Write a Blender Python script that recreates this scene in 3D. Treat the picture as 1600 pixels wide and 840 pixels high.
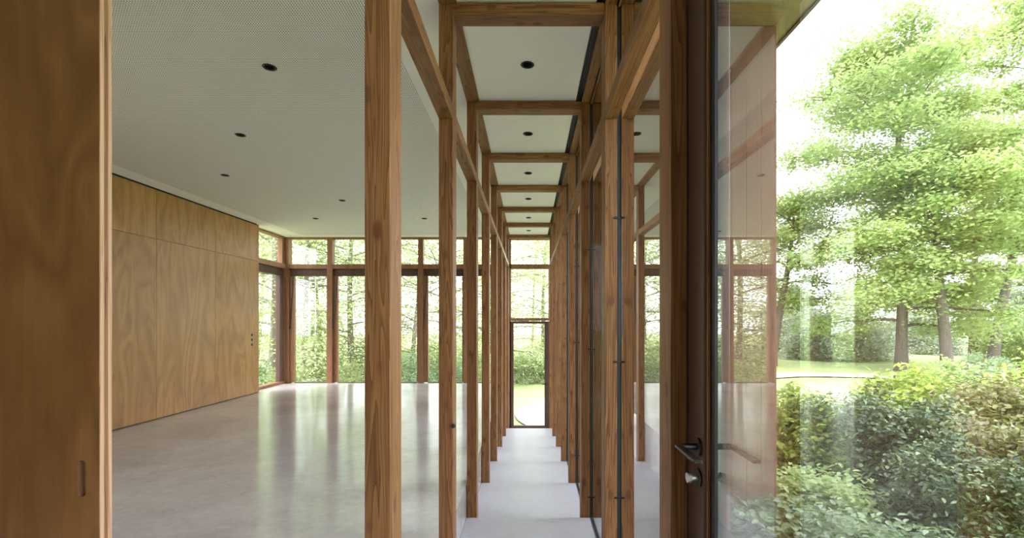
import bpy, bmesh, math, random
import numpy as np
from mathutils import Vector, Matrix
for o in list(bpy.data.objects): bpy.data.objects.remove(o)
C = bpy.context.scene.collection
SC = bpy.context.scene

# ------------------------------------------------------------------ camera
EYE = 1.365; F = 755.0; VX, VY = 827.0, 501.0; BAY = 1.25
cd = bpy.data.cameras.new('camera'); cam = bpy.data.objects.new('camera', cd); C.objects.link(cam)
cam.location = (0, 0, EYE); cam.rotation_euler = (math.pi/2, 0, 0)
cd.sensor_width = 36; cd.lens = 36*F/1600
cd.shift_x = (800-VX)/1600; cd.shift_y = (VY-420)/1600
cd.clip_start = 0.02; cd.clip_end = 300
SC.camera = cam
# ------------------------------------------------------------------ world: bright overcast sky
w = bpy.data.worlds.new('overcast_sky'); SC.world = w; w.use_nodes = True
bg = w.node_tree.nodes['Background']; bg.inputs[0].default_value = (0.94, 0.93, 1.06, 1); bg.inputs[1].default_value = 3.1
sd = bpy.data.lights.new('sun', 'SUN'); sun = bpy.data.objects.new('sun', sd); C.objects.link(sun)
sd.energy = 2.2; sd.angle = math.radians(20); sd.color = (1, .96, .86)
sun.rotation_euler = (math.radians(38), 0, math.radians(-62))
SC.view_settings.view_transform = 'Standard'; SC.view_settings.look = 'None'
SC.view_settings.gamma = 1; SC.view_settings.use_curve_mapping = False
SC.view_settings.exposure = 1.56

def PX(px, Y): return (px-VX)*Y/F
def PZ(py, Y): return EYE-(py-VY)*Y/F

# ------------------------------------------------------------------ object helpers
def tag(o, label=None, cat=None, group=None, kind=None):
    if label: o['label'] = label
    if cat: o['category'] = cat
    if group: o['group'] = group
    if kind: o['kind'] = kind
    return o
def empty(name, loc=(0, 0, 0), **k):
    o = bpy.data.objects.new(name, None); C.objects.link(o); o.location = loc; o.empty_display_size = .1
    return tag(o, **k)
def mesh_obj(name, me, m, parent=None, loc=None, **k):
    o = bpy.data.objects.new(name, me); C.objects.link(o)
    if m is not None:
        if not me.materials: me.materials.append(m)
        elif me.materials[0] != m: o.material_slots[0].link = 'OBJECT'; o.material_slots[0].material = m
    if parent is not None: o.parent = parent
    if loc: o.location = loc
    return tag(o, **k)
def bm_obj(name, bm, m, parent=None, loc=None, smooth=False, **k):
    me = bpy.data.meshes.new(name); bm.normal_update(); bm.to_mesh(me); bm.free()
    if smooth:
        for p in me.polygons: p.use_smooth = True
    return mesh_obj(name, me, m, parent, loc, **k)
def box(bm, x0, x1, y0, y1, z0, z1, bev=0):
    r = bmesh.ops.create_cube(bm, size=1)
    M = Matrix.Translation(((x0+x1)/2, (y0+y1)/2, (z0+z1)/2)) @ Matrix.Diagonal((abs(x1-x0), abs(y1-y0), abs(z1-z0), 1))
    bmesh.ops.transform(bm, matrix=M, verts=r['verts'])
    if bev:
        es = list({e for v in r['verts'] for e in v.link_edges})
        bmesh.ops.bevel(bm, geom=es, offset=bev, segments=1, affect='EDGES')
def box_obj(name, b, m, parent=None, bev=0, origin=None, **k):
    """b = world box; the object's origin is put at the box centre-bottom (or relative to the parent)"""
    x0, x1, y0, y1, z0, z1 = b
    c = Vector(((x0+x1)/2, (y0+y1)/2, z0)) if origin is None else Vector(origin)
    bm = bmesh.new(); box(bm, x0-c.x, x1-c.x, y0-c.y, y1-c.y, z0-c.z, z1-c.z, bev)
    loc = c - (Vector(parent.location) if parent is not None else Vector((0, 0, 0)))
    if parent is not None and parent.parent is not None: loc -= Vector(parent.parent.location)
    return bm_obj(name, bm, m, parent, loc, **k)
def cyl(bm, p0, p1, r0, r1=None, seg=20, caps=True):
    r1 = r0 if r1 is None else r1
    p0 = Vector(p0); p1 = Vector(p1); d = p1-p0
    r = bmesh.ops.create_cone(bm, cap_ends=caps, segments=seg, radius1=r0, radius2=r1, depth=d.length)
    M = Matrix.Translation((p0+p1)/2) @ d.to_track_quat('Z', 'Y').to_matrix().to_4x4()
    bmesh.ops.transform(bm, matrix=M, verts=r['verts'])
def np_mesh(name, V, Fc, smooth=False):
    me = bpy.data.meshes.new(name)
    n = Fc.shape[1]
    me.vertices.add(len(V)); me.vertices.foreach_set('co', V.astype(np.float32).ravel())
    me.loops.add(Fc.size); me.loops.foreach_set('vertex_index', Fc.astype(np.int32).ravel())
    me.polygons.add(len(Fc)); me.polygons.foreach_set('loop_start', np.arange(0, Fc.size, n, dtype=np.int32))
    me.update(calc_edges=True)
    if smooth: me.polygons.foreach_set('use_smooth', np.ones(len(Fc), bool))
    return me

# ------------------------------------------------------------------ materials
def new_mat(name):
    m = bpy.data.materials.new(name); m.use_nodes = True; nt = m.node_tree
    b = nt.nodes['Principled BSDF']
    return m, nt, b
def N(nt, t, **k):
    n = nt.nodes.new(t)
    for a, v in k.items(): setattr(n, a, v)
    return n
def math_n(nt, op, a, b=None, c=None, clamp=False):
    n = N(nt, 'ShaderNodeMath', operation=op); n.use_clamp = clamp
    for i, v in enumerate((a, b, c)):
        if v is None: continue
        if isinstance(v, (int, float)): n.inputs[i].default_value = v
        else: nt.links.new(v, n.inputs[i])
    return n.outputs[0]
def ramp(nt, fac, stops):
    r = N(nt, 'ShaderNodeValToRGB'); nt.links.new(fac, r.inputs[0])
    e = r.color_ramp.elements
    while len(e) < len(stops): e.new(0.5)
    for el, (p, c) in zip(e, stops): el.position = p; el.color = (*c, 1)
    return r.outputs[0]
def mixc(nt, fac, a, b, mode='MIX'):
    n = N(nt, 'ShaderNodeMix', data_type='RGBA', blend_type=mode)
    for s, v in ((n.inputs[0], fac), (n.inputs[6], a), (n.inputs[7], b)):
        if isinstance(v, (int, float)): s.default_value = v
        elif isinstance(v, tuple): s.default_value = (*v, 1)
        else: nt.links.new(v, s)
    return n.outputs[2]
def bump(nt, b, h, strength=.2, dist=.002):
    n = N(nt, 'ShaderNodeBump'); n.inputs['Strength'].default_value = strength; n.inputs['Distance'].default_value = dist
    nt.links.new(h, n.inputs['Height']); nt.links.new(n.outputs[0], b.inputs['Normal'])
def coords(nt, scale, rnd=True, rot=(0, 0, 0)):
    tc = N(nt, 'ShaderNodeTexCoord'); mp = N(nt, 'ShaderNodeMapping')
    mp.inputs['Scale'].default_value = scale; mp.inputs['Rotation'].default_value = rot
    nt.links.new(tc.outputs['Object'], mp.inputs[0])
    if rnd:
        oi = N(nt, 'ShaderNodeObjectInfo'); v = N(nt, 'ShaderNodeCombineXYZ')
        for i, f in enumerate((3.1, 5.7, 9.3)):
            nt.links.new(math_n(nt, 'MULTIPLY', oi.outputs['Random'], f*4), v.inputs[i])
        nt.links.new(v.outputs[0], mp.inputs['Location'])
    return mp.outputs[0]
def noise(nt, vec, scale, detail=3, rough=.55, dist=0):
    n = N(nt, 'ShaderNodeTexNoise'); nt.links.new(vec, n.inputs['Vector'])
    n.inputs['Scale'].default_value = scale; n.inputs['Detail'].default_value = detail
    n.inputs['Roughness'].default_value = rough; n.inputs['Distortion'].default_value = dist
    return n.outputs[0]

def fir(name, axis=2, dark=(.080, .030, .011), mid=(.20, .086, .028), light=(.37, .185, .068), rough=.5, knots=True):
    """knotty fir / larch, grain along the given local axis"""
    m, nt, b = new_mat(name)
    def sc(cross, along): s = [cross]*3; s[axis] = along; return tuple(s)
    big = noise(nt, coords(nt, sc(16, .55)), 1.0, 2, .5, 1.2)
    w_ = math_n(nt, 'FRACT', math_n(nt, 'MULTIPLY', big, 11.0))
    ring = math_n(nt, 'POWER', w_, 2.2)
    fine = noise(nt, coords(nt, sc(150, 3.0)), 1.0, 3, .7)
    tone = noise(nt, coords(nt, sc(5, .35)), 1.0, 2)
    f = math_n(nt, 'ADD', math_n(nt, 'MULTIPLY', ring, -.5), math_n(nt, 'ADD', math_n(nt, 'MULTIPLY', fine, .58), math_n(nt, 'MULTIPLY', tone, .55)))
    f = math_n(nt, 'ADD', f, .12, clamp=True)
    col = ramp(nt, f, [(.05, dark), (.42, mid), (.85, light)])
    hgt = f
    if knots:
        vo = N(nt, 'ShaderNodeTexVoronoi'); nt.links.new(coords(nt, sc(10, 5.0)), vo.inputs['Vector']); vo.inputs['Scale'].default_value = 1
        kn = ramp(nt, vo.outputs['Distance'], [(.10, (1, 1, 1)), (.19, (0, 0, 0))])
        col = mixc(nt, math_n(nt, 'MULTIPLY', kn, .8), col, (.085, .030, .012))
        halo = ramp(nt, vo.outputs['Distance'], [(.17, (1, 1, 1)), (.36, (0, 0, 0))])
        col = mixc(nt, math_n(nt, 'MULTIPLY', halo, .28), col, (.20, .075, .028))
    oi = N(nt, 'ShaderNodeObjectInfo')
    col = mixc(nt, math_n(nt, 'MULTIPLY', oi.outputs['Random'], .25), col, dark)
    nt.links.new(col, b.inputs['Base Color']); b.inputs['Roughness'].default_value = rough
    b.inputs['Specular IOR Level'].default_value = .3
    bump(nt, b, hgt, .25, .0015)
    return m
def plywood(name, dark, mid, light, fig=(1.3, 1.3, .33), rough=.38):
    m, nt, b = new_mat(name)
    big = noise(nt, coords(nt, fig), 1.6, 2, .5, .7)
    w_ = math_n(nt, 'PINGPONG', math_n(nt, 'MULTIPLY', big, 7.0), .5)
    fine = noise(nt, coords(nt, (60, 60, 2.0)), 1.0, 4, .7)
    flame = noise(nt, coords(nt, (4, 4, 2.2)), 1.0, 4, .65, 1.6)
    f = math_n(nt, 'ADD', math_n(nt, 'MULTIPLY', w_, .55), math_n(nt, 'ADD', math_n(nt, 'MULTIPLY', fine, .28), math_n(nt, 'MULTIPLY', flame, .42)))
    oi = N(nt, 'ShaderNodeObjectInfo')
    f = math_n(nt, 'ADD', f, math_n(nt, 'MULTIPLY', math_n(nt, 'SUBTRACT', oi.outputs['Random'], .5), .14), clamp=True)
    col = ramp(nt, f, [(.15, dark), (.5, mid), (.85, light)])
    nt.links.new(col, b.inputs['Base Color']); b.inputs['Roughness'].default_value = rough
    b.inputs['Specular IOR Level'].default_value = .3
    bump(nt, b, fine, .08, .001)
    return m
def plain(name, col, rough=.5, metal=0, var=.0, scale=8):
    m, nt, b = new_mat(name)
    b.inputs['Roughness'].default_value = rough; b.inputs['Metallic'].default_value = metal
    n = noise(nt, coords(nt, (1, 1, 1), False), scale, 4)
    c = mixc(nt, math_n(nt, 'MULTIPLY', n, var), col, tuple(x*.55 for x in col))
    nt.links.new(c, b.inputs['Base Color'])
    return m
def concrete(name, col, rough, var=.35):
    m, nt, b = new_mat(name)
    v = coords(nt, (1, 1, 1), False)
    n1 = noise(nt, v, .9, 5, .6, .5); n2 = noise(nt, v, 14, 5, .65); n3 = noise(nt, v, 140, 2)
    f = math_n(nt, 'ADD', math_n(nt, 'MULTIPLY', n1, .6), math_n(nt, 'ADD', math_n(nt, 'MULTIPLY', n2, .3), math_n(nt, 'MULTIPLY', n3, .1)))
    c = ramp(nt, f, [(.3, tuple(x*(1-var) for x in col)), (.62, col)])
    nt.links.new(c, b.inputs['Base Color'])
    r = math_n(nt, 'ADD', math_n(nt, 'MULTIPLY', n1, .16), rough-.08)
    nt.links.new(r, b.inputs['Roughness'])
    bump(nt, b, n1, .05, .004)
    b.inputs['Specular IOR Level'].default_value = .75 if rough < .3 else .5
    return m
def leafmat(name, c0, c1, c2, rough=.4, trans=.35, spec=.4):
    m, nt, b = new_mat(name)
    g = N(nt, 'ShaderNodeNewGeometry'); v = coords(nt, (1, 1, 1), False)
    n = noise(nt, v, .8, 3)
    f = math_n(nt, 'ADD', math_n(nt, 'MULTIPLY', g.outputs['Random Per Island'], .6), math_n(nt, 'MULTIPLY', n, .5), clamp=True)
    c = ramp(nt, f, [(.18, c0), (.5, c1), (.84, c2)])
    nt.links.new(c, b.inputs['Base Color']); b.inputs['Roughness'].default_value = rough
    b.inputs['Specular IOR Level'].default_value = spec
    tr = N(nt, 'ShaderNodeBsdfTranslucent'); nt.links.new(mixc(nt, .4, c, (.50, .62, .22)), tr.inputs[0])
    mx = N(nt, 'ShaderNodeMixShader'); mx.inputs[0].default_value = trans
    nt.links.new(b.outputs[0], mx.inputs[1]); nt.links.new(tr.outputs[0], mx.inputs[2])
    nt.links.new(mx.outputs[0], nt.nodes['Material Output'].inputs[0])
    return m
def glassmat(name, k=1.5, tint=(.97, .985, .975)):
    m = bpy.data.materials.new(name); m.use_nodes = True; nt = m.node_tree
    nt.nodes.remove(nt.nodes['Principled BSDF'])
    g = N(nt, 'ShaderNodeNewGeometry'); d = N(nt, 'ShaderNodeVectorMath', operation='DOT_PRODUCT')
    nt.links.new(g.outputs['Normal'], d.inputs[0]); nt.links.new(g.outputs['Incoming'], d.inputs[1])
    c = math_n(nt, 'ABSOLUTE', d.outputs['Value'])
    s = math_n(nt, 'POWER', math_n(nt, 'SUBTRACT', 1, c, clamp=True), 5)
    fr = math_n(nt, 'ADD', math_n(nt, 'MULTIPLY', s, .96), .04)
    R = math_n(nt, 'SUBTRACT', 1, math_n(nt, 'POWER', math_n(nt, 'SUBTRACT', 1, fr, clamp=True), k), clamp=True)
    t = N(nt, 'ShaderNodeBsdfTransparent'); t.inputs[0].default_value = (*tint, 1)
    gl = N(nt, 'ShaderNodeBsdfGlossy'); gl.inputs['Roughness'].default_value = 0.0
    mx = N(nt, 'ShaderNodeMixShader'); nt.links.new(R, mx.inputs[0]); nt.links.new(t.outputs[0], mx.inputs[1]); nt.links.new(gl.outputs[0], mx.inputs[2])
    nt.links.new(mx.outputs[0], nt.nodes['Material Output'].inputs[0])
    return m
def perforated(name, col, pitch=.016, rad=.0042):
    m, nt, b = new_mat(name)
    tc = N(nt, 'ShaderNodeTexCoord'); sp = N(nt, 'ShaderNodeSeparateXYZ'); nt.links.new(tc.outputs['Object'], sp.inputs[0])
    def cell(o): return math_n(nt, 'SUBTRACT', math_n(nt, 'FRACT', math_n(nt, 'DIVIDE', o, pitch)), .5)
    x = cell(sp.outputs[0]); y = cell(sp.outputs[1])
    d = math_n(nt, 'SQRT', math_n(nt, 'ADD', math_n(nt, 'MULTIPLY', x, x), math_n(nt, 'MULTIPLY', y, y)))
    hole = math_n(nt, 'LESS_THAN', d, rad/pitch)
    n = noise(nt, tc.outputs['Object'], 1.5, 3)
    base = mixc(nt, math_n(nt, 'MULTIPLY', n, .1), col, tuple(v*.8 for v in col))
    c = mixc(nt, hole, base, (.05, .05, .045))
    nt.links.new(c, b.inputs['Base Color']); b.inputs['Roughness'].default_value = .8
    return m

M_fir = fir('fir_upright', 2)
M_firY = fir('fir_lengthwise', 1)
M_firX = fir('fir_crosswise', 0)
M_frame = fir('brown_window_timber', 2, (.13, .055, .024), (.24, .115, .052), (.36, .19, .09), knots=False)
M_framedark = fir('shaded_dark_sash_timber', 2, (.05, .026, .018), (.085, .045, .032), (.13, .07, .05), knots=False)  # darker window timber; shade on the sash heads put into its colour
M_door = plain('dark_brown_painted_timber', (.105, .058, .042), .4, 0, .3, 30)
M_ply = plywood('birch_plywood_wall', (.20, .092, .022), (.32, .165, .044), (.42, .24, .075))
M_plydark = plywood('brown_plywood_door', (.115, .050, .016), (.19, .088, .028), (.28, .140, .048), fig=(1.9, 1.9, .38))
M_plyedge = fir('pale_plywood_edge', 2, (.34, .19, .10), (.50, .31, .18), (.66, .45, .29), knots=False)
M_slot = plain('slot_inside_brown', (.20, .095, .04), .6, 0, .3)
M_ceil = plain('ceiling_white_paint', (.80, .77, .76), .8, 0, .08, 2)
M_perf = perforated('perforated_ceiling_board', (.78, .75, .735))
M_floor = concrete('polished_pale_concrete', (.56, .54, .53), .13, .42)
M_step = concrete('honed_pale_concrete_step', (.46, .46, .49), .38, .22)
M_black = plain('matt_black', (.012, .012, .014), .45, 0, .2)
M_gap = plain('shadow_gap_dark', (.02, .016, .012), .9)
M_steel = plain('brushed_steel', (.62, .61, .58), .3, 1, .2)
M_dsteel = plain('dark_bronze_metal', (.055, .05, .05), .3, .8, .2)
M_lens = plain('lamp_reflector', (.75, .74, .70), .25, .9)
M_glass = glassmat('window_glass')
M_glassR = glassmat('coated_facade_glass', 3.8, (.93, .955, .945))
M_soffit = plywood('soffit_plywood', (.24, .17, .08), (.34, .255, .13), (.44, .34, .19))
M_clad = fir('weathered_cladding_board', 2, (.085, .038, .02), (.145, .07, .04), (.20, .105, .062), rough=.6, knots=False)
M_grass = leafmat('lawn_green', (.16, .20, .08), (.26, .32, .13), (.38, .44, .21), .9, .0, .1)
M_gravel = plain('pale_gravel', (.68, .66, .62), .95, 0, .3, 60)
M_bark = fir('rough_bark', 2, (.05, .04, .034), (.12, .10, .085), (.21, .185, .16), .95, knots=False)
M_bark2 = fir('pale_woodland_bark', 2, (.10, .085, .07), (.20, .175, .145), (.32, .28, .24), .95, knots=False)
M_leafA = leafmat('fresh_maple_leaf', (.20, .30, .09), (.32, .43, .15), (.46, .56, .25), .5, .45)
M_leafW = leafmat('sunlit_woodland_leaf', (.34, .42, .20), (.50, .57, .31), (.66, .70, .44), .5, .55)  # lightened leaf colour stands in for daylight coming through the crowns
M_leafB = leafmat('bluish_green_leaf', (.12, .20, .11), (.20, .30, .17), (.32, .42, .26), .5, .4)
M_leafH = leafmat('haze_tinted_leaf', (.28, .33, .27), (.40, .46, .38), (.54, .60, .50), .6, .3)  # distance haze mixed into the leaf colour
M_leafG = leafmat('ground_cover_leaf', (.05, .10, .035), (.10, .18, .07), (.26, .36, .18), .35, .25, .5)
M_leafC = leafmat('dark_glossy_leaf', (.012, .030, .009), (.028, .070, .020), (.20, .29, .12), .3, .12, .35)  # light end of the ramp puts glints into the leaf colour
M_leafD = leafmat('yellow_green_leaf', (.15, .22, .03), (.30, .40, .06), (.46, .54, .13), .4, .45)
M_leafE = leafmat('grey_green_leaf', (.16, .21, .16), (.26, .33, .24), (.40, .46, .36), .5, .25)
M_leafF = leafmat('rusty_green_leaf', (.09, .06, .02), (.16, .14, .04), (.24, .28, .09), .35, .25, .6)

# ------------------------------------------------------------------ key dimensions
X_GL = .518                      # plane of the right glass wall
X_L0, X_L1 = -.520, -.439        # left row of posts
X_R0, X_R1 = .434, .504          # right row of posts
X_WALL = -5.167; X_WGL = -5.33
Y_FAR = 10.59
Z_CEIL = 3.20
Y_BACK = -3.2
POSTY = [BAY*(1.22+j) for j in range(8)]        # front faces of the posts
PD = .135
STEP0, DSTEP = -.013, .129
Z_TR0, Z_TR1 = PZ(419.5, Y_FAR), PZ(412.5, Y_FAR)       # transom rail
def level(k): return STEP0-DSTEP*(k+1)          # k = 0 between the first and the second post pair
ORD = ['nearest', 'second', 'third', 'fourth', 'fifth', 'sixth', 'seventh', 'farthest']

# ------------------------------------------------------------------ setting: floor
bm = bmesh.new()
pts = [(X_WGL-.1, Y_BACK-.1), (X_GL+.03, Y_BACK-.1), (X_GL+.03, POSTY[0]-.005), (X_L0-.004, POSTY[0]-.005), (X_L0-.004, Y_FAR+.12), (X_WGL-.1, Y_FAR+.12)]
f = bm.faces.new([bm.verts.new((x, y, 0)) for x, y in pts])
r = bmesh.ops.extrude_face_region(bm, geom=[f]); bmesh.ops.translate(bm, verts=[v for v in r['geom'] if isinstance(v, bmesh.types.BMVert)], vec=(0, 0, -1.3))
bmesh.ops.recalc_face_normals(bm, faces=bm.faces)
floor = bm_obj('floor', bm, M_floor, kind='structure')
for k in range(8):
    y0 = POSTY[k]-.005; y1 = POSTY[k+1]-.005 if k < 7 else Y_FAR+.12
    box_obj('step', (X_L0-.003, X_GL+.03, y0+.001, y1, -1.35, level(k)), M_step, floor, bev=.002)
    # dark floor channel that holds the glass
    box_obj('glazing_channel', (X_R1+.003, X_GL+.002, y0+.002, y1-.002, level(k)-.01, level(k)+.006), M_black, floor)
# ------------------------------------------------------------------ setting: ceiling with real holes for the lamps
def rect_hole(bm, x0, x1, y0, y1, z, hx, hy, r, seg=24):
    """rectangle with a round hole, normals down"""
    cs = []; rs = []
    for i in range(seg):
        a = 2*math.pi*(i+.5)/seg; c, s = math.cos(a), math.sin(a)
        cs.append(bm.verts.new((hx+r*c, hy+r*s, z)))
        t = min((x1-hx)/c if c > 1e-6 else 1e9, (x0-hx)/c if c < -1e-6 else 1e9, (y1-hy)/s if s > 1e-6 else 1e9, (y0-hy)/s if s < -1e-6 else 1e9)
        rs.append((hx+t*c, hy+t*s))
    rv = [bm.verts.new((x, y, z)) for x, y in rs]
    for i in range(seg):
        j = (i+1) % seg; a, b_ = rs[i], rs[j]
        loop = [cs[i], rv[i]]
        for cx, cy in ((x0, y0), (x1, y0), (x1, y1), (x0, y1)):
            if (abs(a[0]-cx) < 1e-6 and abs(b_[1]-cy) < 1e-6) or (abs(a[1]-cy) < 1e-6 and abs(b_[0]-cx) < 1e-6):
                if abs(a[0]-b_[0]) > 1e-6 and abs(a[1]-b_[1]) > 1e-6:
                    loop.append(bm.verts.new((cx, cy, z)))
        loop += [rv[j], cs[j]]
        fc = bm.faces.new(loop); fc.normal_update()
        if fc.normal.z > 0: fc.normal_flip()
def quad(bm, x0, x1, y0, y1, z):
    f = bm.faces.new([bm.verts.new(p) for p in ((x0, y0, z), (x0, y1, z), (x1, y1, z), (x1, y0, z))])
HOLE = .046
ceiling = box_obj('ceiling', (X_WGL-.3, X_GL+.02, Y_BACK-.1, Y_FAR+.2, Z_CEIL+.14, Z_CEIL+.34), M_ceil, kind='structure')
CL = Vector(ceiling.location)
U = BAY/F
hall_cols = [-1135*U, -1722*U, -2315*U]
hall_rows = [BAY*d for d in (.8, 1.8, 2.797, 3.815, 4.87, 5.89, 6.93, 7.92)]
XP0, XP1 = X_WALL+.28, -.892                     # perforated field
bm = bmesh.new()
hall_lamps = []
xs = [XP0, (hall_cols[2]+hall_cols[1])/2, (hall_cols[1]+hall_cols[0])/2, XP1]
ys = [Y_BACK+.3]+[(a+b_)/2 for a, b_ in zip(hall_rows, hall_rows[1:])]+[Y_FAR-.25]
for ri, hy in enumerate(hall_rows):
    for ci in range(3):
        hx = hall_cols[2-ci]; c3 = 2-ci
        has = (c3 == 1) == (ri % 2 == 1)
        if has and ri >= 2:
            rect_hole(bm, xs[ci], xs[ci+1], ys[ri], ys[ri+1], 0, hx, hy, HOLE); hall_lamps.append((hx, hy, c3, ri))
        else: quad(bm, xs[ci], xs[ci+1], ys[ri], ys[ri+1], 0)
bm_obj('perforated_panel', bm, M_perf, ceiling, Vector((0, 0, Z_CEIL))-CL)
bm = bmesh.new()
quad(bm, X_WALL+.004, XP0, Y_BACK, Y_FAR+.1, 0); quad(bm, XP1, X_L0-.001, Y_BACK, Y_FAR+.1, 0)
quad(bm, XP0, XP1, Y_BACK, ys[0], 0); quad(bm, XP0, XP1, ys[-1], Y_FAR+.1, 0)
quad(bm, X_WGL, X_WALL+.004, 9.2, Y_FAR+.1, 0)
bm_obj('plain_ceiling_border', bm, M_ceil, ceiling, Vector((0, 0, Z_CEIL))-CL, label='smooth unperforated white edge of the hall ceiling')
cor_lamps = [BAY*d for d in (1.75, 2.77, 3.79, 4.80, 5.81, 6.87, 7.85)]
XC0, XC1 = -.4155, .388
for k in range(-1, 8):
    y0 = POSTY[k] if k >= 0 else Y_BACK; y1 = POSTY[k+1] if k < 7 else Y_FAR+.1
    bm = bmesh.new()
    if 0 <= k < 7: rect_hole(bm, XC0, XC1, y0+.002, y1-.002, 0, -.013, cor_lamps[k], HOLE)
    else: quad(bm, XC0, XC1, y0, y1, 0)
    bm_obj('ceiling_panel', bm, M_ceil, ceiling, Vector((0, 0, Z_CEIL))-CL)
bm = bmesh.new(); quad(bm, X_WALL-.2, X_GL, Y_BACK, Y_FAR+.15, 0)
bm_obj('ceiling_void_lining', bm, M_gap, ceiling, Vector((0, 0, Z_CEIL+.12))-CL)
tr = empty('curtain_track', (.405, 5, Z_CEIL-.02), label='long black metal track let into corridor ceiling beside the right posts', cat='track')
box_obj('channel', (.388, .436, Y_BACK+.1, Y_FAR, Z_CEIL+.012, Z_CEIL+.02), M_black, tr)
for x in (.3885, .403, .4185): box_obj('rail', (x, x+.006, Y_BACK+.1, Y_FAR, Z_CEIL-.003, Z_CEIL+.013), M_black, tr)

def downlight(x, y, label, group):
    t = empty('recessed_downlight', (x, y, Z_CEIL), label=label, cat='ceiling light', group=group)
    bm = bmesh.new(); seg = 28                                      # trim ring (lathe)
    prof = [(.0475, .001), (.050, -.003), (.047, -.006), (.040, -.005), (.0385, .004)]
    vs = [[bm.verts.new((r_*math.cos(2*math.pi*i/seg), r_*math.sin(2*math.pi*i/seg), z_)) for r_, z_ in prof] for i in range(seg)]
    for i in range(seg):
        for j in range(len(prof)-1): bm.faces.new((vs[i][j], vs[(i+1) % seg][j], vs[(i+1) % seg][j+1], vs[i][j+1]))
    bm_obj('trim_ring', bm, M_black, t, smooth=True)
    bm = bmesh.new(); cyl(bm, (0, 0, .001), (0, 0, .085), .0385, .034, seg, False); bm_obj('lamp_can', bm, M_black, t, smooth=True)
    bm = bmesh.new(); cyl(bm, (0, 0, .035), (0, 0, .07), .030, .018, seg, True); bm_obj('reflector', bm, M_lens, t, smooth=True)
    return t
for i, y in enumerate(cor_lamps):
    downlight(-.013, y, 'small black recessed downlight in corridor ceiling, %s bay from the camera' % ORD[i], 'downlights in the corridor ceiling')
names = {(0, 2): 'nearest and largest, at the upper left', (1, 3): 'second from the camera, left of the first', (2, 4): 'third one, close to the wood wall',
         (0, 4): 'hidden behind the near post', (1, 5): 'mid-ceiling, nearest one in front of far windows', (2, 6): 'small far one nearest the left window corner',
         (0, 6): 'small far one between the near two left posts', (1, 7): 'farthest one by the glazed end wall', (2, 2): 'near one behind the plywood door leaf'}
for x, y, c3, ri in hall_lamps:
    downlight(x, y, 'black recessed downlight in perforated hall ceiling, %s' % names.get((c3, ri), 'beyond'), 'downlights in the hall ceiling')

# ------------------------------------------------------------------ setting: left wall of plywood sheets
wl = box_obj('wall_left', (X_WALL-.20, X_WALL-.022, 2.955, 9.2, 0, Z_CEIL+.1), M_gap, kind='structure')
box_obj('wall_core', (X_WALL-.20, X_WALL-.022, Y_BACK-.1, 1.695, 0, Z_CEIL+.1), M_gap, wl)
for i in range(1):  # unseen window, added to let more daylight into the hall
    t = empty('window_%d' % (8+i), (X_WALL-.1, 1.7+BAY*(i+.5), 0), kind='structure'); a = 1.7+BAY*i
    box_obj('mullion', (X_WALL-.18, X_WALL-.02, a, a+.06, 0, Z_CEIL+.1), M_frame, t); box_obj('mullion', (X_WALL-.18, X_WALL-.02, a+BAY-.055, a+BAY-.002, 0, Z_CEIL+.1), M_frame, t)
    box_obj('transom', (X_WALL-.18, X_WALL-.02, a+.061, a+BAY-.056, Z_TR0, Z_TR1), M_frame, t)
    box_obj('pane', (X_WALL-.11, X_WALL-.10, a+.061, a+BAY-.056, .01, Z_TR0), M_glass, t); box_obj('pane', (X_WALL-.11, X_WALL-.10, a+.061, a+BAY-.056, Z_TR1, Z_CEIL+.1), M_glass, t)
yj = 9.2
while yj > Y_BACK:
    y0 = max(yj-BAY, Y_BACK)
    if 1.6 < y0 < 2.0:
        yj -= BAY; continue
    box_obj('plywood_panel', (X_WALL-.02, X_WALL, y0+.002, yj-.002, .012, 2.498), M_ply, wl, bev=.0015)
    box_obj('plywood_panel', (X_WALL-.02, X_WALL, y0+.002, yj-.002, 2.502, Z_CEIL-.022), M_ply, wl, bev=.0015)
    yj -= BAY
box_obj('end_post', (X_WALL-.19, X_WALL-.001, 9.2, 9.235, 0, Z_CEIL), M_ply, wl)
for i, py in enumerate((523, 530.5, 538)):
    Y = 9.0; z = 1.365-(py-501)*9.0/F
    t = empty('wall_switch', (X_WALL, Y, z), label='small round dark switch on the plywood wall, %s of three' % ('top', 'middle', 'bottom')[i], cat='switch', group='round switches on the plywood wall')
    bm = bmesh.new(); cyl(bm, (0, 0, 0), (.006, 0, 0), .027, seg=20); bm_obj('cover_ring', bm, M_dsteel, t)
    bm = bmesh.new(); cyl(bm, (.006, 0, 0), (.010, 0, 0), .017, seg=16); bm_obj('rocker', bm, M_black, t)

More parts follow.
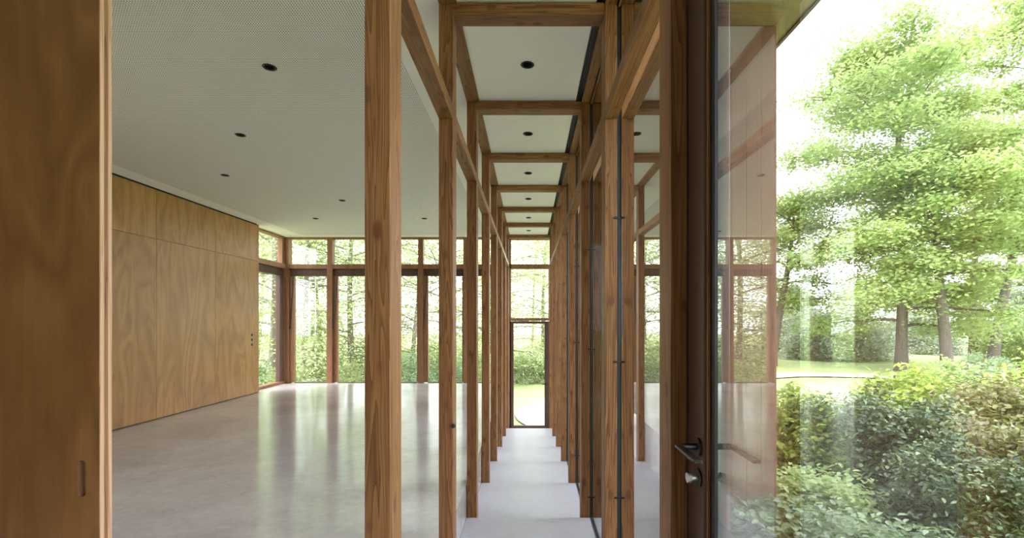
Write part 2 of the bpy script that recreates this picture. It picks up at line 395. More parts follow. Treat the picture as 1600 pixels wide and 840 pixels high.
# ------------------------------------------------------------------ setting: glazed far wall and side window
Z_TR0, Z_TR1 = PZ(419.5, Y_FAR), PZ(412.5, Y_FAR)       # transom rail
far_px = [447, 515, 586, 657, 728, 799]
FX = [PX(p, Y_FAR) for p in far_px]
def window_module(n, x0, x1, first=False, last=False):
    t = empty('window_%d' % n, ((x0+x1)/2, Y_FAR, 0), kind='structure')
    a, b = x0+.055, x1-.055
    box_obj('mullion', (x0-.056 if not first else x0-.02, x0+.054, Y_FAR, Y_FAR+.16, 0, Z_CEIL), M_frame, t, bev=.003)
    box_obj('transom', (a, b, Y_FAR+.005, Y_FAR+.15, Z_TR0, Z_TR1), M_frame, t, bev=.003)
    box_obj('head_rail', (a, b, Y_FAR+.01, Y_FAR+.15, Z_CEIL-.035, Z_CEIL), M_frame, t)
    box_obj('sash_head', (a, b, Y_FAR+.06, Y_FAR+.14, Z_TR0-.155, Z_TR0-.002), M_framedark, t, bev=.004)
    s = box_obj('sash_stile', (a+.003, a+.10, Y_FAR+.05, Y_FAR+.13, .02, Z_TR0-.16), M_frame, t, bev=.004)
    box_obj('sash_stile', (b-.035, b-.003, Y_FAR+.05, Y_FAR+.13, .02, Z_TR0-.16), M_frame, t, bev=.004)
    box_obj('sash_rail', (a+.10, b-.036, Y_FAR+.05, Y_FAR+.13, -.06, .012), M_framedark, t)
    box_obj('pane', (a+.10, b-.036, Y_FAR+.09, Y_FAR+.10, .012, Z_TR0-.155), M_glass, t)
    box_obj('pane', (a, b, Y_FAR+.09, Y_FAR+.10, Z_TR1, Z_CEIL-.035), M_glass, t)
    bm = bmesh.new(); z1 = PZ(432, Y_FAR); z2 = PZ(512, Y_FAR)       # stay arm of the opening sash
    cyl(bm, (a+.085, Y_FAR+.045, z1), (a+.012, Y_FAR+.03, z2), .008, seg=8); cyl(bm, (a+.012, Y_FAR+.03, z2-.02), (a+.012, Y_FAR+.03, z2+.02), .015, seg=8)
    ob = bm_obj('sash_stay', bm, M_dsteel, t, -Vector(t.location))
for i in range(5): window_module(i+1, FX[i], FX[i+1], first=(i == 0))
box_obj('trim_1', (FX[5]-.056, FX[5]-.008, Y_FAR, Y_FAR+.16, -1.1, Z_CEIL), M_frame, kind='structure')
box_obj('trim_2', (FX[0]-.12, FX[0]-.021, Y_FAR-.03, Y_FAR+.16, 0, Z_CEIL), M_frame, kind='structure')   # corner post
# side window (left wall plane, set outwards)
t = empty('window_6', (X_WGL, 9.9, 0), kind='structure')
y0, y1 = 9.236, Y_FAR-.032
box_obj('transom', (X_WGL-.15, X_WGL+.01, y0, y1, Z_TR0, Z_TR1), M_frame, t)
box_obj('head_rail', (X_WGL-.15, X_WGL, y0, y1, Z_CEIL-.035, Z_CEIL), M_frame, t)
box_obj('sash_head', (X_WGL-.13, X_WGL-.05, y0, y1, Z_TR0-.155, Z_TR0-.002), M_framedark, t)
box_obj('sash_stile', (X_WGL-.13, X_WGL-.04, y1-.16, y1-.02, .06, Z_TR0-.16), M_framedark, t)
box_obj('sash_stile', (X_WGL-.13, X_WGL-.05, y0, y0+.05, .06, Z_TR0-.16), M_framedark, t)
box_obj('sash_rail', (X_WGL-.14, X_WGL-.02, y0, y1, -.02, .055), M_frame, t)
box_obj('pane', (X_WGL-.10, X_WGL-.09, y0+.05, y1-.16, .055, Z_TR0-.155), M_glass, t)
box_obj('mullion', (X_WGL-.13, X_WGL-.03, y1-.08, y1, Z_TR1, Z_CEIL-.035), M_frame, t)
box_obj('pane', (X_WGL-.10, X_WGL-.09, y0, y1-.08, Z_TR1, Z_CEIL-.035), M_glass, t)

# window column and door that close the corridor
dx0, dx1 = PX(796.5, Y_FAR), PX(858, Y_FAR)
t = empty('window_7', (0, Y_FAR, PZ(500, Y_FAR)), kind='structure')
box_obj('transom', (dx0, dx1+.08, Y_FAR, Y_FAR+.15, Z_TR0, Z_TR1), M_frame, t)
box_obj('transom', (dx0, dx1+.08, Y_FAR-.01, Y_FAR+.15, PZ(501, Y_FAR), PZ(496.5, Y_FAR)), M_frame, t)
box_obj('head_rail', (dx0, dx1+.08, Y_FAR, Y_FAR+.15, Z_CEIL-.05, Z_CEIL), M_frame, t)
box_obj('mullion', (dx1-.01, dx1+.09, Y_FAR+.001, Y_FAR+.15, PZ(496.5, Y_FAR), Z_TR0), M_frame, t)
box_obj('pane', (dx0, dx1-.01, Y_FAR+.08, Y_FAR+.09, PZ(496.5, Y_FAR), Z_TR0), M_glass, t)
box_obj('pane', (dx0, dx1-.01, Y_FAR+.08, Y_FAR+.09, Z_TR1, Z_CEIL-.05), M_glass, t)
zb, zt = level(7), PZ(501.5, Y_FAR)
t = empty('door_1', (0, Y_FAR, zb), kind='structure')
box_obj('stile', (dx0, dx0+.085, Y_FAR, Y_FAR+.10, zb, zt), M_door, t, bev=.004)
box_obj('stile', (dx1-.10, dx1, Y_FAR, Y_FAR+.10, zb, zt), M_door, t, bev=.004)
box_obj('top_rail', (dx0+.086, dx1-.101, Y_FAR+.002, Y_FAR+.10, zt-.055, zt), M_door, t, bev=.004)
box_obj('bottom_rail', (dx0+.086, dx1-.101, Y_FAR+.002, Y_FAR+.10, zb, zb+.11), M_door, t, bev=.004)
box_obj('pane', (dx0+.086, dx1-.101, Y_FAR+.05, Y_FAR+.06, zb+.11, zt-.055), M_glass, t)
bm = bmesh.new(); hz = zb+1.03; hx = dx1-.05
cyl(bm, (hx, Y_FAR, hz), (hx, Y_FAR-.05, hz), .010, seg=10); cyl(bm, (hx+.008, Y_FAR-.05, hz), (hx-.11, Y_FAR-.05, hz), .010, seg=10)
bm_obj('door_handle', bm, M_dsteel, t, -Vector(t.location))
box_obj('door_jamb', (dx1+.002, X_GL+.05, Y_FAR+.003, Y_FAR+.12, zb-.05, zt), M_frame, t)

# ------------------------------------------------------------------ setting: right glass wall
wr = empty('wall_right', (X_GL, 5, 0), kind='structure')
for k in range(8):
    y0 = POSTY[k]+PD/2; y1 = POSTY[k+1]+PD/2 if k < 7 else Y_FAR
    box_obj('pane', (X_GL, X_GL+.012, y0+.004, y1-.004, level(k), Z_CEIL-.03), M_glassR, wr)
box_obj('head_rail', (X_GL-.006, X_GL+.06, Y_BACK, Y_FAR, Z_CEIL-.03, Z_CEIL+.13), M_firY, wr)
for y in [p for p in (-1.1,)]: box_obj('mullion', (X_GL-.07, X_GL+.04, y-.05, y+.05, 0, Z_CEIL-.03), M_fir, wr)
box_obj('pane', (X_GL, X_GL+.012, Y_BACK, -1.15, 0, Z_CEIL-.03), M_glassR, wr)

# glass door of the garden side: wide pane in a brown stile, next to the nearest right post
YS0, YS1 = 1.383, POSTY[0]-.002
d = empty('door_2', (.50, YS1, 0), kind='structure')
box_obj('stile', (.500, .575, YS0, YS1+.13, .012, Z_CEIL-.03), M_door, d, bev=.003)
box_obj('stile', (.500, .575, -1.04, -.90, .012, Z_CEIL-.03), M_door, d, bev=.003)
box_obj('gasket', (X_GL-.004, X_GL+.018, YS0-.046, YS0-.0005, .012, Z_CEIL-.03), M_black, d)
box_obj('glazing_bead', (.507, X_GL-.0045, YS0-.012, YS0-.0005, .012, Z_CEIL-.03), M_frame, d)
box_obj('bottom_rail', (.500, .575, -.90, YS0, -.02, .012), M_door, d)
box_obj('pane', (X_GL, X_GL+.012, -.90, YS0-.046, .012, Z_CEIL-.03), M_glassR, d)
hy = 1.42; hz = .996
h = empty('door_handle', (0, hy-YS1, hz)); h.parent = d
def hobj(name, bm, m, smooth=False):
    # builds in world space, stored under the handle
    o = bm_obj(name, bm, m, h, -Vector((.50, hy, hz)), smooth); return o
bm = bmesh.new(); cyl(bm, (.4995, hy, hz), (.492, hy, hz), .026, seg=28); hobj('rose', bm, M_dsteel)
bm = bmesh.new(); cyl(bm, (.492, hy, hz), (.446, hy, hz), .0095, seg=16); hobj('lever_neck', bm, M_dsteel)
bm = bmesh.new(); box(bm, .430, .452, 1.262, hy+.010, hz-.0045, hz+.0045, .002); hobj('lever', bm, M_dsteel)
cz = .905
bm = bmesh.new(); cyl(bm, (.4995, hy, cz), (.494, hy, cz), .027, seg=28); hobj('lock_plate', bm, M_dsteel)
bm = bmesh.new(); cyl(bm, (.494, hy, cz), (.474, hy, cz), .010, seg=16); cyl(bm, (.474, hy, cz), (.463, hy, cz), .0155, .0145, 20); hobj('thumb_turn', bm, M_steel)

# back of the room (outside the frame) and the partition the sliding leaf runs along
wb = box_obj('wall_back', (X_WALL-.2, X_GL+.02, Y_BACK-.2, Y_BACK-.022, 0, Z_CEIL+.1), M_gap, kind='structure')
xb = [X_WALL+(X_GL-X_WALL)*i/5 for i in range(6)]
for i in range(5):
    box_obj('plywood_panel', (xb[i]+.002, xb[i+1]-.002, Y_BACK-.02, Y_BACK, .012, 2.498), M_plydark, wb); box_obj('plywood_panel', (xb[i]+.002, xb[i+1]-.002, Y_BACK-.02, Y_BACK, 2.502, Z_CEIL-.02), M_plydark, wb)
wf = box_obj('wall_front', (X_WALL+.001, -2.70, 1.515, 1.60, 0, Z_CEIL-.002), M_plydark, kind='structure')

# ------------------------------------------------------------------ posts
def post_obj(label, x0, x1, y, z0, side, knob=False):
    t = empty('timber_post', ((x0+x1)/2, y+PD/2, z0), label=label, cat='post', group='timber posts of the %s row' % side)
    box_obj('shaft', (x0, x1, y, y+PD, z0, Z_CEIL-.015), M_fir, t, bev=.002)
    return t
for j in range(8):
    z0 = level(j)
    wl_ = {0: 'thick fir post nearest the camera in the left row', 1: 'fir post with a black knob, second in the left row'}.get(j, 'fir post of the left row beside the steps, %s from the camera' % ORD[j])
    p = post_obj(wl_, X_L0, X_L1, POSTY[j], z0, 'left')
    lab = {0: 'fir post nearest the camera in right row, against the brown door stile'}.get(j, 'fir post of the right row before the glass, %s from the camera' % ORD[j])
    q = post_obj(lab, .447 if j == 0 else X_R0, X_R1 if j else .4985, POSTY[j], z0, 'right')
    if j:
        box_obj('gasket', (X_R1+.0003, X_GL-.0005, POSTY[j]+.004, POSTY[j]+PD, z0+.007, Z_CEIL-.031), M_black, q)
        for zc in (PZ(340, POSTY[1]), PZ(565, POSTY[1]), .35 if j == 1 else PZ(776, POSTY[2])):
            if zc > z0+.1: box_obj('glass_clip', (X_R1-.016, X_GL-.001, POSTY[j]-.004, POSTY[j]+.003, zc-.006, zc+.006), M_black, q)
    if j == 1:
        kn = empty('door_stop', (PX(709, POSTY[1]), POSTY[1], PZ(664, POSTY[1])), label='round black knob on the front edge of the second left post', cat='knob')
        bm = bmesh.new(); cyl(bm, (-.006, 0, 0), (-.006, -.012, 0), .006, seg=12); bm_obj('stem', bm, M_black, kn)
        bm = bmesh.new(); bmesh.ops.create_uvsphere(bm, u_segments=20, v_segments=12, radius=.0135)
        bmesh.ops.scale(bm, vec=(1, .6, 1), verts=bm.verts); bmesh.ops.translate(bm, vec=(0, -.017, 0), verts=bm.verts)
        bm_obj('knob', bm, M_black, kn, smooth=True)
# ------------------------------------------------------------------ beams
ZM0, ZM1 = EYE+701*U, EYE+744*U
ZT0, ZT1 = EYE+1066*U, EYE+1107*U
for k in range(-1, 7):
    y0 = (POSTY[k]+PD+.0008) if k >= 0 else .2; y1 = POSTY[k+1]-.0008
    w_ = 'nearest' if k < 0 else ORD[k+1]
    for side, x0, x1 in (('left', X_L0, X_L1), ('right', X_R0, X_R1)):
        if not (k < 0 and side == 'right'):
            if k >= 0:
                box_obj('middle_rail', (x0, x1, y0, y1, ZM0, ZM1), M_firY, bev=.002, label='square fir rail at two-thirds height between posts of %s row, %s bay' % (side, w_),
                    cat='rail', group='middle rails of the %s row' % side)
    xa, xb_ = (X_L1+.0008, X_R0-.0008)
    if k >= 0 or True:
        j = k+1
        box_obj('cross_beam', (xa, xb_ if j else .446, POSTY[j]+.004, POSTY[j]+PD-.01, ZT0, ZT1), M_firX, bev=.002,
            label='fir cross beam under the corridor ceiling joining the %s pair of posts' % ORD[j], cat='beam', group='cross beams of the corridor')
for side, x0, x1 in (('left', X_L0, -.4158), ('right', .4365, X_R1)):
    box_obj('top_plate', (x0, x1, .2 if side == 'left' else POSTY[0]+.14, Y_FAR-.01, Z_CEIL-.0145, Z_CEIL+.115), M_firY,
        label='long fir top plate above the %s row of posts, flush with ceiling' % side, cat='beam')

# ------------------------------------------------------------------ sliding plywood door leaf, near left
YP = 1.45; TP = .04
px0, px1 = -2.75, PX(155, YP)
t = empty('sliding_door_leaf', ((px0+px1)/2, YP, 0), label='dark plywood sliding door leaf with a slot pull, at far left', cat='door')
sx0, sx1 = PX(121.5, YP), PX(134, YP); sz0, sz1 = PZ(776, YP), PZ(719, YP); r_ = (sx1-sx0)/2
bm = bmesh.new()                                            # leaf with a real slot recess
x0, x1, z0, z1 = px0, px1, .012, Z_CEIL-.012
outer = [(x0, z0), (x1, z0), (x1, z1), (x0, z1)]
cx = (sx0+sx1)/2; arc = []
for i in range(9): a = math.pi+math.pi*i/8; arc.append((cx+r_*math.cos(a), sz0+r_+r_*math.sin(a)))
for i in range(9): a = math.pi*i/8; arc.append((cx+r_*math.cos(a), sz1-r_+r_*math.sin(a)))
ov = [bm.verts.new((x, YP, z)) for x, z in outer]; iv = [bm.verts.new((x, YP, z)) for x, z in arc]
es = [bm.edges.new((ov[i], ov[(i+1) % 4])) for i in range(4)]+[bm.edges.new((iv[i], iv[(i+1) % len(iv)])) for i in range(len(iv))]
bmesh.ops.triangle_fill(bm, edges=es, use_beauty=True)
bk = [bm.verts.new((x, YP+TP, z)) for x, z in outer]
bm.faces.new(bk)
for i in range(4): bm.faces.new((ov[i], ov[(i+1) % 4], bk[(i+1) % 4], bk[i]))
bmesh.ops.recalc_face_normals(bm, faces=bm.faces)
bm_obj('panel', bm, M_plydark, t, -Vector(t.location))
bm = bmesh.new(); iv = [bm.verts.new((x, YP+.0002, z)) for x, z in arc]; jv = [bm.verts.new((x, YP+.02, z)) for x, z in arc]
for i in range(len(iv)): bm.faces.new((iv[i], iv[(i+1) % len(iv)], jv[(i+1) % len(iv)], jv[i]))
bm.faces.new(jv); bm_obj('slot_pull', bm, M_slot, t, -Vector(t.location), label='rounded slot cut into the leaf as a finger pull')
for a, b_, c_ in ((0, .013, M_plyedge), (.0134, .0266, M_plydark), (.027, TP, M_plyedge)):
    box_obj('edge_band', (px1+.0002, px1+.0035, YP+a, YP+b_, .012, Z_CEIL-.012), M_plyedge if c_ is M_plyedge else M_frame, t)

# ------------------------------------------------------------------ outside: roof soffit and clad volume
sof = box_obj('roof_soffit', (X_GL+.062, 1.64, Y_BACK-1, 11.6, Z_CEIL+.0, Z_CEIL+.16), M_soffit, label='yellowish plywood roof overhang above the garden side glass', cat='roof')
box_obj('roof_edge', (1.6405, 1.662, Y_BACK-1, 11.6, Z_CEIL-.012, Z_CEIL+.2), M_dsteel, sof)
rf = box_obj('roof_slab', (X_WGL-.6, X_GL+.06, Y_BACK-1, 11.6, Z_CEIL+.345, Z_CEIL+.5), M_dsteel, label='flat roof slab above the timber hall', cat='roof')
YC = 3.0; XCE = PX(1213.5, YC)
cl = box_obj('clad_wing_wall', (.62, XCE-.02, YC+.025, YC+.42, -1.2, Z_CEIL-.004), M_clad, label='brown timber clad wing wall outside the glass, seen behind reflections', cat='wall')
nb = 10; wbd = (XCE-.60)/nb
for i in range(nb): box_obj('cladding_board', (.60+i*wbd+.0006, .60+(i+1)*wbd-.0006, YC, YC+.023, -.4, Z_CEIL-.006), M_clad, cl, bev=.001)
for i in range(2):
    ya = YC+.026+i*.197
    box_obj('cladding_board', (XCE-.019, XCE, ya, ya+.195, -.5, Z_CEIL-.006), M_clad, cl); box_obj('cladding_board', (.600, .619, ya, ya+.195, -.5, Z_CEIL-.006), M_clad, cl)

# ------------------------------------------------------------------ ground
def sst(a, b, x):
    t_ = np.clip((x-a)/(b-a), 0, 1); return t_*t_*(3-2*t_)
def gz(x, y):
    x = np.asarray(x, float); y = np.asarray(y, float)
    return -.22-.88*sst(3, 10, y)*(1-sst(2.5, 8, x)) + .03*np.sin(x*.7+y*.4)*np.cos(y*.5-x*.3)*sst(0, 3, np.abs(x)) - .0
gx = np.concatenate([np.linspace(-60, -8, 20, endpoint=False), np.linspace(-8, 20, 70, endpoint=False), np.linspace(20, 60, 18)])
gy = np.concatenate([np.linspace(-30, -4, 12, endpoint=False), np.linspace(-4, 26, 76, endpoint=False), np.linspace(26, 90, 20)])
GX, GY = np.meshgrid(gx, gy); GZ = gz(GX, GY)
GZ = np.where((GX > X_WGL-.3) & (GX < X_GL+.25) & (GY > Y_BACK-.3) & (GY < Y_FAR+.0), -1.36, GZ)
V = np.stack([GX.ravel(), GY.ravel(), GZ.ravel()], 1); nx = len(gx)
I = (np.arange(len(gy)-1)[:, None]*nx+np.arange(nx-1)[None]).ravel()
ground = mesh_obj('ground', np_mesh('ground', V, np.stack([I, I+1, I+nx+1, I+nx], 1), True), M_grass, kind='structure')
# garden path
def ribbon(pts, wd, name, m, **k):
    P = []; 
    for i in range(len(pts)-1):
        p0 = pts[max(i-1, 0)]; p1 = pts[i]; p2 = pts[i+1]; p3 = pts[min(i+2, len(pts)-1)]
        for s in np.linspace(0, 1, 12, endpoint=False):
            P.append([.5*((2*b)+(c-a)*s+(2*a-5*b+4*c-d_)*s*s+(3*b-a-3*c+d_)*s**3) for a, b, c, d_ in zip(p0, p1, p2, p3)])
    P = np.array(P); T = np.gradient(P, axis=0); T /= np.linalg.norm(T, axis=1)[:, None]; Nn = np.stack([-T[:, 1], T[:, 0]], 1)
    cols = [P+Nn*wd*s for s in (-.5, -.25, 0, .25, .5)]
    V = np.concatenate([np.c_[c, gz(c[:, 0], c[:, 1])+.035] for c in cols]); n = len(P); Fs = []
    for c in range(4):
        i = np.arange(n-1)+c*n; Fs.append(np.stack([i, i+1, i+n+1, i+n], 1))
    return mesh_obj(name, np_mesh(name, V, np.concatenate(Fs), True), m, **k)
ribbon([(.6, 11.2), (.25, 12.2), (.35, 13.4), (1.6, 15.0), (4.5, 15.6), (7, 14.4), (9.5, 13.7), (14, 13.4), (20, 14)], 1.15, 'garden_path', M_gravel,
    label='pale gravel garden path curving across the lawn', cat='path', )

# ------------------------------------------------------------------ plants
def leaves(P, rng, L, W, up=.6, fold=False, jitter=.35):
    n = len(P); L = L*(1+jitter*(rng.random(n)-.5)); W = W*(1+jitter*(rng.random(n)-.5))
    nrm = rng.normal(size=(n, 3)); nrm[:, 2] = np.abs(nrm[:, 2])+up*2; nrm /= np.linalg.norm(nrm, axis=1)[:, None]
    a = rng.normal(size=(n, 3)); a -= (a*nrm).sum(1)[:, None]*nrm; a /= np.linalg.norm(a, axis=1)[:, None]
    b = np.cross(nrm, a); L = L[:, None]; W = W[:, None]
    if not fold:
        V = np.stack([P-a*L/2, P-a*L*.05+b*W/2, P+a*L/2, P-a*L*.05-b*W/2], 1).reshape(-1, 3)
        I = np.arange(n)[:, None]*4; return V, np.concatenate([I, I+1, I+2, I+3], 1)
    up_ = nrm*W*.18
    V = np.stack([P-a*L/2, P-a*L*.22+b*W*.46+up_, P+a*L*.18+b*W*.42+up_, P+a*L/2-nrm*L*.06, P+a*L*.18-b*W*.42+up_, P-a*L*.22-b*W*.46+up_], 1).reshape(-1, 3)
    I = np.arange(n)[:, None]*6
    return V, np.concatenate([np.concatenate([I, I+1, I+2, I+3], 1), np.concatenate([I, I+3, I+4, I+5], 1)])
def tubes(paths, seg=6):
    Vs = []; Fs = []; off = 0
    for P, R in paths:
        P = np.asarray(P, float); n = len(P); T = np.gradient(P, axis=0); T /= np.linalg.norm(T, axis=1)[:, None]+1e-9
        ref = np.array([1., 0, 0]) if abs(T[0, 2]) > .7 else np.array([0, 0, 1.])
        A = np.cross(T, ref); A /= np.linalg.norm(A, axis=1)[:, None]+1e-9; B = np.cross(T, A)
        an = np.arange(seg)*2*np.pi/seg; R = np.asarray(R, float)
        ring = P[:, None]+(A[:, None]*np.cos(an)[None, :, None]+B[:, None]*np.sin(an)[None, :, None])*R[:, None, None]
        Vs.append(ring.reshape(-1, 3)); i = np.arange(n-1)[:, None]*seg; k = np.arange(seg)[None]; k2 = (k+1) % seg
        Fs.append(np.stack([i+k, i+k2, i+seg+k2, i+seg+k], 2).reshape(-1, 4)+off); off += n*seg
    return np.concatenate(Vs), np.concatenate(Fs)
def bez(p0, d0, L, droop, rng, n=7, wob=.06):
    P = [np.array(p0, float)]; d = np.array(d0, float); d /= np.linalg.norm(d)
    for i in range(n-1):
        d = d+np.array([0, 0, -droop/n])+rng.normal(size=3)*wob; d /= np.linalg.norm(d); P.append(P[-1]+d*L/(n-1))
    return np.array(P)
def tree_meshes(seed, H, tr, crown, base, nleaf, lean=(0, 0), nb=24, L=.13, W=.09, droop=.5, spray=.36, flat=.36, profile=None):
    """returns (trunk mesh, branch mesh, leaf mesh); crown = radius, base = height of the lowest limb"""
    rng = np.random.default_rng(seed)
    n = 12; zz = np.linspace(0, H*.93, n); ph = rng.random()*6
    tp = np.stack([lean[0]*zz/H+.10*np.sin(zz*.6+ph)*zz/H*2, lean[1]*zz/H+.10*np.cos(zz*.5+ph)*zz/H*2, zz], 1); tp[0, 2] -= .25
    rad = tr*(1-zz/H)**.8+.015; rad[0] *= 1.35
    trunk = tubes([(tp, rad)], 12)
    paths = []; tips = []
    for i in range(nb):
        h = base+(H*.97-base)*((i+rng.random())/nb)**.92; u = (h-base)/(H-base)
        prof = profile(u) if profile else (math.sin(math.pi*min(max(.22+.72*u, 0), 1)))**.8
        Lb = crown*prof*(.8+.4*rng.random()); az = i*2.4+rng.random()*.8
        up = .15+.75*u
        p0 = [np.interp(h, zz, tp[:, k]) for k in range(3)]
        P = bez(p0, (math.cos(az), math.sin(az), up), Lb, droop*(1-.5*u), rng)
        r0 = max(.02, tr*.42*(1-u)**.7*Lb/crown); paths.append((P, np.linspace(r0, .012, len(P))))
        tips.append(P[2:])
        for s in range(5):
            k = rng.integers(1, 6); az2 = az+rng.choice([-1, 1])*(.5+.6*rng.random())
            Q = bez(P[k], (math.cos(az2), math.sin(az2), up*.6), Lb*(.5-.05*k)*(.7+.6*rng.random()), droop, rng, 5)
            paths.append((Q, np.linspace(r0*.4, .008, 5))); tips.append(Q[1:])
    br = tubes(paths, 5)
    T = np.concatenate(tips); c = T[rng.integers(0, len(T), max(nleaf//45, 10))]
    c = c+rng.normal(size=c.shape)*[.22, .22, .12]
    P = c[rng.integers(0, len(c), nleaf)]+rng.normal(size=(nleaf, 3))*[spray, spray, spray*flat]
    lf = leaves(P, rng, L, W, .7)
    return (np_mesh('trunk', *trunk, True), np_mesh('branches', *br, True), np_mesh('foliage', *lf))
def place_tree(name, ms, mats, x, y, rz=0, s=1, **k):
    t = empty(name, (x, y, float(gz(x, y))), **k); t.rotation_euler[2] = rz; t.scale = (s, s, s)
    for nm, me, m in zip(('trunk', 'branches', 'foliage'), ms, mats):
        o = mesh_obj(nm, me, m, t)
        if nm != 'trunk': o['kind'] = 'stuff'
    return t
def shrub_meshes(seed, rx, ry, h, nleaf, L, W, ncl=None, fold=False, spray=.09, nstem=14, hollow=.45, up=.5, stem_r=.01):
    rng = np.random.default_rng(seed); ncl = ncl or max(nleaf//28, 12)
    d = rng.normal(size=(ncl, 3)); d[:, 2] = np.abs(d[:, 2]); d /= np.linalg.norm(d, axis=1)[:, None]
    r = hollow+(1-hollow)*rng.random(ncl)**.6
    c = d*r[:, None]*[rx, ry, h]*.92; c[:, 2] += .04; lump = 1+.18*np.sin(d[:, 0]*7+seed)*np.cos(d[:, 1]*6+seed); c *= lump[:, None]
    P = c[rng.integers(0, ncl, nleaf)]+rng.normal(size=(nleaf, 3))*[spray, spray, spray*.7]
    P[:, 2] = np.abs(P[:, 2])
    lf = leaves(P, rng, L, W, up, fold)
    paths = []
    for i in range(nstem*3):
        e = c[rng.integers(0, ncl)]; b0 = np.array([rng.normal()*rx*.2, rng.normal()*ry*.2, -.05])
        t_ = np.linspace(0, 1, 6)[:, None]; P_ = b0+(e-b0)*t_+np.array([0, 0, .25*h])*np.sin(t_*np.pi)*.4+rng.normal(size=(6, 3))*.012
        paths.append((P_, np.linspace(stem_r, stem_r*.3, 6)))
    return (np_mesh('stems', *tubes(paths, 5), True), np_mesh('foliage', *lf))
def place_shrub(name, ms, m, x, y, z=None, rz=0, s=1, **k):
    t = empty(name, (x, y, float(gz(x, y)) if z is None else z), **k); t.rotation_euler[2] = rz; t.scale = (s, s, s)
    for nm, me, mm in zip(('stems', 'foliage'), ms, (M_bark, m)):
        o = mesh_obj(nm, me, mm, t, kind='stuff')
    return t

# the garden side: big maple and its neighbours
def at(px, Y): return PX(px, Y)
mp = tree_meshes(11, 10.2, .155, 3.0, 1.3, 84000, nb=44, L=.115, W=.085, spray=.30, flat=.55, droop=.55, profile=lambda u: max(.5, math.sqrt(max(0, 1-((u-.42)/.72)**2))))
place_tree('broadleaf_tree', mp, (M_bark, M_bark, M_leafA), at(1408, 15.4), 15.4, label='tall light green tree with straight trunk in the middle of the garden view', cat='tree')
t2 = tree_meshes(23, 6.6, .15, 2.4, 2.3, 26000, lean=(-.5, 0), nb=22, L=.115, W=.085, spray=.28)
place_tree('broadleaf_tree', t2, (M_bark, M_bark, M_leafA), at(1481, 14.2), 14.2, rz=.3, label='dark thick-trunked tree just right of the tall middle tree', cat='tree')
t3 = tree_meshes(37, 8.2, .13, 2.4, 3.4, 22000, lean=(.3, 0), nb=20, L=.12, W=.09, spray=.3)
place_tree('broadleaf_tree', t3, (M_bark, M_bark, M_leafA), at(1520, 18), 18, label='slender straight-trunked tree third from the left behind the hedge', cat='tree')
t4 = tree_meshes(41, 13.6, .14, 3.0, 4.2, 50000, lean=(3.0, .4), nb=30, L=.12, W=.09, spray=.3)
place_tree('broadleaf_tree', t4, (M_bark, M_bark, M_leafA), at(1548, 16.5), 16.5, label='leaning tree whose crown fills the upper right corner', cat='tree')
t5 = tree_meshes(53, 5.8, .14, 2.0, 1.8, 20000, lean=(.8, 0), nb=22, L=.115, W=.08, spray=.28)
place_tree('broadleaf_tree', t5, (M_bark, M_bark, M_leafA), at(1205, 17), 17, label='young tree close to the timber wall edge at left of the garden', cat='tree')
far_t = tree_meshes(61, 9, .2, 4.0, .8, 26000, nb=26, L=.30, W=.22, spray=.6)
for i, (px, Y, s, what) in enumerate([(1240, 34, .42, 'hazy distant tree behind the grey shrub, at the left'), (1330, 38, .42, 'hazy distant tree behind the grey shrub, right of it'),
        (1440, 36, .5, 'distant tree behind the tall middle tree'), (1540, 33, .5, 'distant tree between the right hand trunks'), (1640, 30, .6, 'distant tree at the right edge of the view')]):
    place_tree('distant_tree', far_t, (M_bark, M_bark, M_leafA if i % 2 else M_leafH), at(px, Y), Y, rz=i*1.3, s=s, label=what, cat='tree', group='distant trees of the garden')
big_sh = shrub_meshes(71, 2.3, 1.6, 2.3, 26000, .11, .05, spray=.16, hollow=.6)
place_shrub('large_shrub', big_sh, M_leafE, at(1305, 20), 20, label='wide rounded grey-green shrub beyond the lawn', cat='shrub')
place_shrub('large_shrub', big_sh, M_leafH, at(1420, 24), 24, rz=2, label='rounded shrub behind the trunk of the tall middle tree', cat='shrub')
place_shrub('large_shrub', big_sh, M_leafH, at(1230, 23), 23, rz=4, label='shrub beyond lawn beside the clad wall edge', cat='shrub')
place_shrub('large_shrub', big_sh, M_leafA, at(1570, 17.5), 17.2, rz=1, s=.7, label='low bright shrub under the leaning tree', cat='shrub')
place_shrub('large_shrub', big_sh, M_leafB, at(1530, 11), 11, rz=3, s=.36, label='low leafy shrub in front of the dark trunk', cat='shrub')

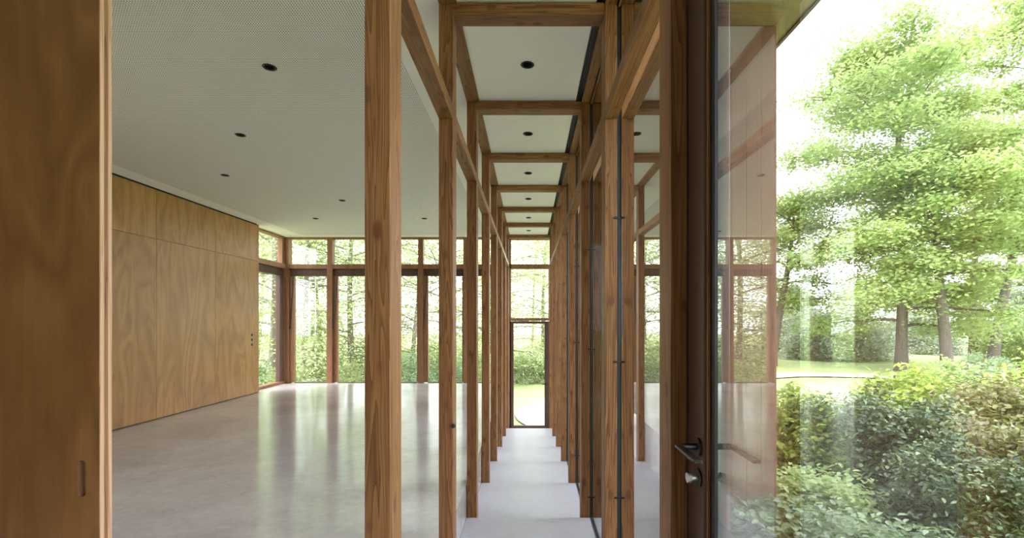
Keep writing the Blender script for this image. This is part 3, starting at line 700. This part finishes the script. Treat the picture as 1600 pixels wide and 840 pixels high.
# near hedge planting
hA = shrub_meshes(81, .80, .62, 1.05, 15000, .052, .028, fold=True, spray=.075, hollow=.55)
hB = shrub_meshes(83, .70, .60, 1.0, 13000, .050, .030, fold=True, spray=.07, hollow=.5)
hY = shrub_meshes(85, .75, .55, 1.05, 13000, .060, .036, fold=True, spray=.08, hollow=.6)
near = [ # px centre, Y, size scale, mesh, material, label
    (1345, 4.6, .95, hA, M_leafC, 'dark glossy hedge shrub in the centre of the near planting'),
    (1450, 4.2, .98, hB, M_leafC, 'dark glossy hedge shrub right of centre in the near planting'),
    (1290, 5.4, .90, hB, M_leafB, 'mid green hedge shrub beside the lawn'),
    (1235, 5.0, .98, hY, M_leafD, 'yellow-green hedge shrub right beside the clad wall edge'),
    (1420, 5.9, 1.14, hY, M_leafD, 'bright yellow-green shrub topping the middle of the hedge'),
    (1490, 6.4, 1.10, hY, M_leafA, 'fresh green shrub at the back of the hedge right of the yellow one'),
    (1560, 4.5, 1.06, hA, M_leafF, 'rust-tinged twiggy shrub at the right of the hedge'),
    (1590, 3.3, .92, hB, M_leafF, 'rust-tinged shrub closest to the lower right corner'),
    (1500, 3.1, .75, hA, M_leafC, 'dark leafy shrub low in front of the rusty one'),
    (1640, 5.4, 1.15, hY, M_leafD, 'yellow-green shrub at right edge behind the rusty one'),
    (1560, 6.0, 1.12, hB, M_leafB, 'green hedge shrub at back right'),
]
for i, (px, Y, s, me, m, lab) in enumerate(near):
    place_shrub('hedge_shrub', me, m, at(px, Y), Y, rz=i*1.7, s=s, label=lab, cat='shrub')
lo = shrub_meshes(91, .50, .42, .50, 8500, .052, .032, fold=True, spray=.07, hollow=.3, up=.9)
for i, (px, Y, s, m, lab) in enumerate([(1235, 2.75, 1.0, M_leafG, 'low leafy plant at the foot of the clad wall edge'), (1320, 2.45, .9, M_leafG, 'low leafy plant in front, left of centre'),
        (1400, 2.6, .9, M_leafG, 'low bright leafy plant in front, centre'), (1270, 3.5, .95, M_leafA, 'low light green plant behind the front leafy ones'), (1480, 2.3, .8, M_leafC, 'low dark plant in front, right of centre')]):
    place_shrub('low_plant', lo, m, at(px, Y), Y, rz=i*1.1, s=s, label=lab, cat='plant', group='low plants in front of the hedge')

# woodland beyond the hall windows
w1 = tree_meshes(101, 9.5, .10, 2.6, .9, 21000, nb=30, L=.09, W=.06, spray=.38, flat=.7, droop=.6)
w2 = tree_meshes(103, 10.5, .08, 2.2, 1.4, 17000, nb=28, L=.09, W=.06, spray=.38, flat=.7, droop=.7, lean=(.6, 0))
w3 = tree_meshes(107, 8.5, .07, 2.4, .6, 18000, nb=28, L=.09, W=.06, spray=.36, flat=.7, droop=.5, lean=(-.7, .3))
wood = [(425, 13.5, w1), (470, 15.5, w2), (505, 19, w3), (550, 16, w1), (610, 21, w2), (640, 16, w3), (690, 18, w1), (735, 23, w2), (790, 25, w3), (850, 24, w1),
        (330, 13, w2), (395, 17, w3), (440, 22, w1), (580, 26, w3), (830, 31, w2), (900, 22, w3), (960, 26, w2), (770, 19.5, w1)]
wl_names = ['left of the window corner', 'with its trunk in the first far window', 'deep behind the first far window', 'in the second far window', 'behind the near left post', 'with a slim trunk in the fourth window',
    'behind the second left post', 'behind the third left post', 'left above the end door', 'right above the end door', 'outside the side window, nearest', 'outside the side window, farther', 'in the gap of window corner, far',
    'far behind the second window', 'far beyond the end door', 'right of the end door', 'far right of the end door', 'just left of the end door']
mats = [M_leafA, M_leafB, M_leafA, M_leafE]
for i, ((px, Y, ms), nm) in enumerate(zip(wood, wl_names)):
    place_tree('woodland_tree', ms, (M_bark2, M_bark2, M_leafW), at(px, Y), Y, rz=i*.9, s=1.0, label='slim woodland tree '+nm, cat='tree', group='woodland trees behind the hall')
ws = shrub_meshes(111, 1.3, 1.1, 2.0, 9000, .09, .055, spray=.14, hollow=.5)
ws2 = shrub_meshes(113, 1.3, 1.1, 1.9, 9000, .09, .055, spray=.14, hollow=.5)
under = [(410, 14.5), (455, 13.4), (480, 17), (540, 14), (556, 18), (600, 16), (640, 14), (665, 19), (700, 15), (745, 17), (790, 21), (826, 19.5), (862, 20), (360, 16), (330, 19), (910, 19), (505, 21), (620, 22), (712, 24), (850, 27)]
u_names = ['outside side window', 'at the window corner', 'deep in first window', 'in second window', 'deep in second window', 'behind the near left post', 'in the fourth window', 'deep in fourth window', 'behind the second left post', 'behind the third left post',
    'left in the end door pane', 'centre of the end door pane', 'right in the end door pane', 'farther outside side window', 'farthest outside side window', 'right of the end door', 'beyond first mullion', 'beyond near post', 'far behind second left post', 'far right behind the end door']
for i, ((px, Y), nm) in enumerate(zip(under, u_names)):
    place_shrub('woodland_shrub', ws if i % 2 else ws2, None, at(px, Y), Y, rz=i*1.9, s=.66+.22*((i*7) % 5)/4, label='leafy undergrowth shrub '+nm, cat='shrub', group='undergrowth behind the hall')
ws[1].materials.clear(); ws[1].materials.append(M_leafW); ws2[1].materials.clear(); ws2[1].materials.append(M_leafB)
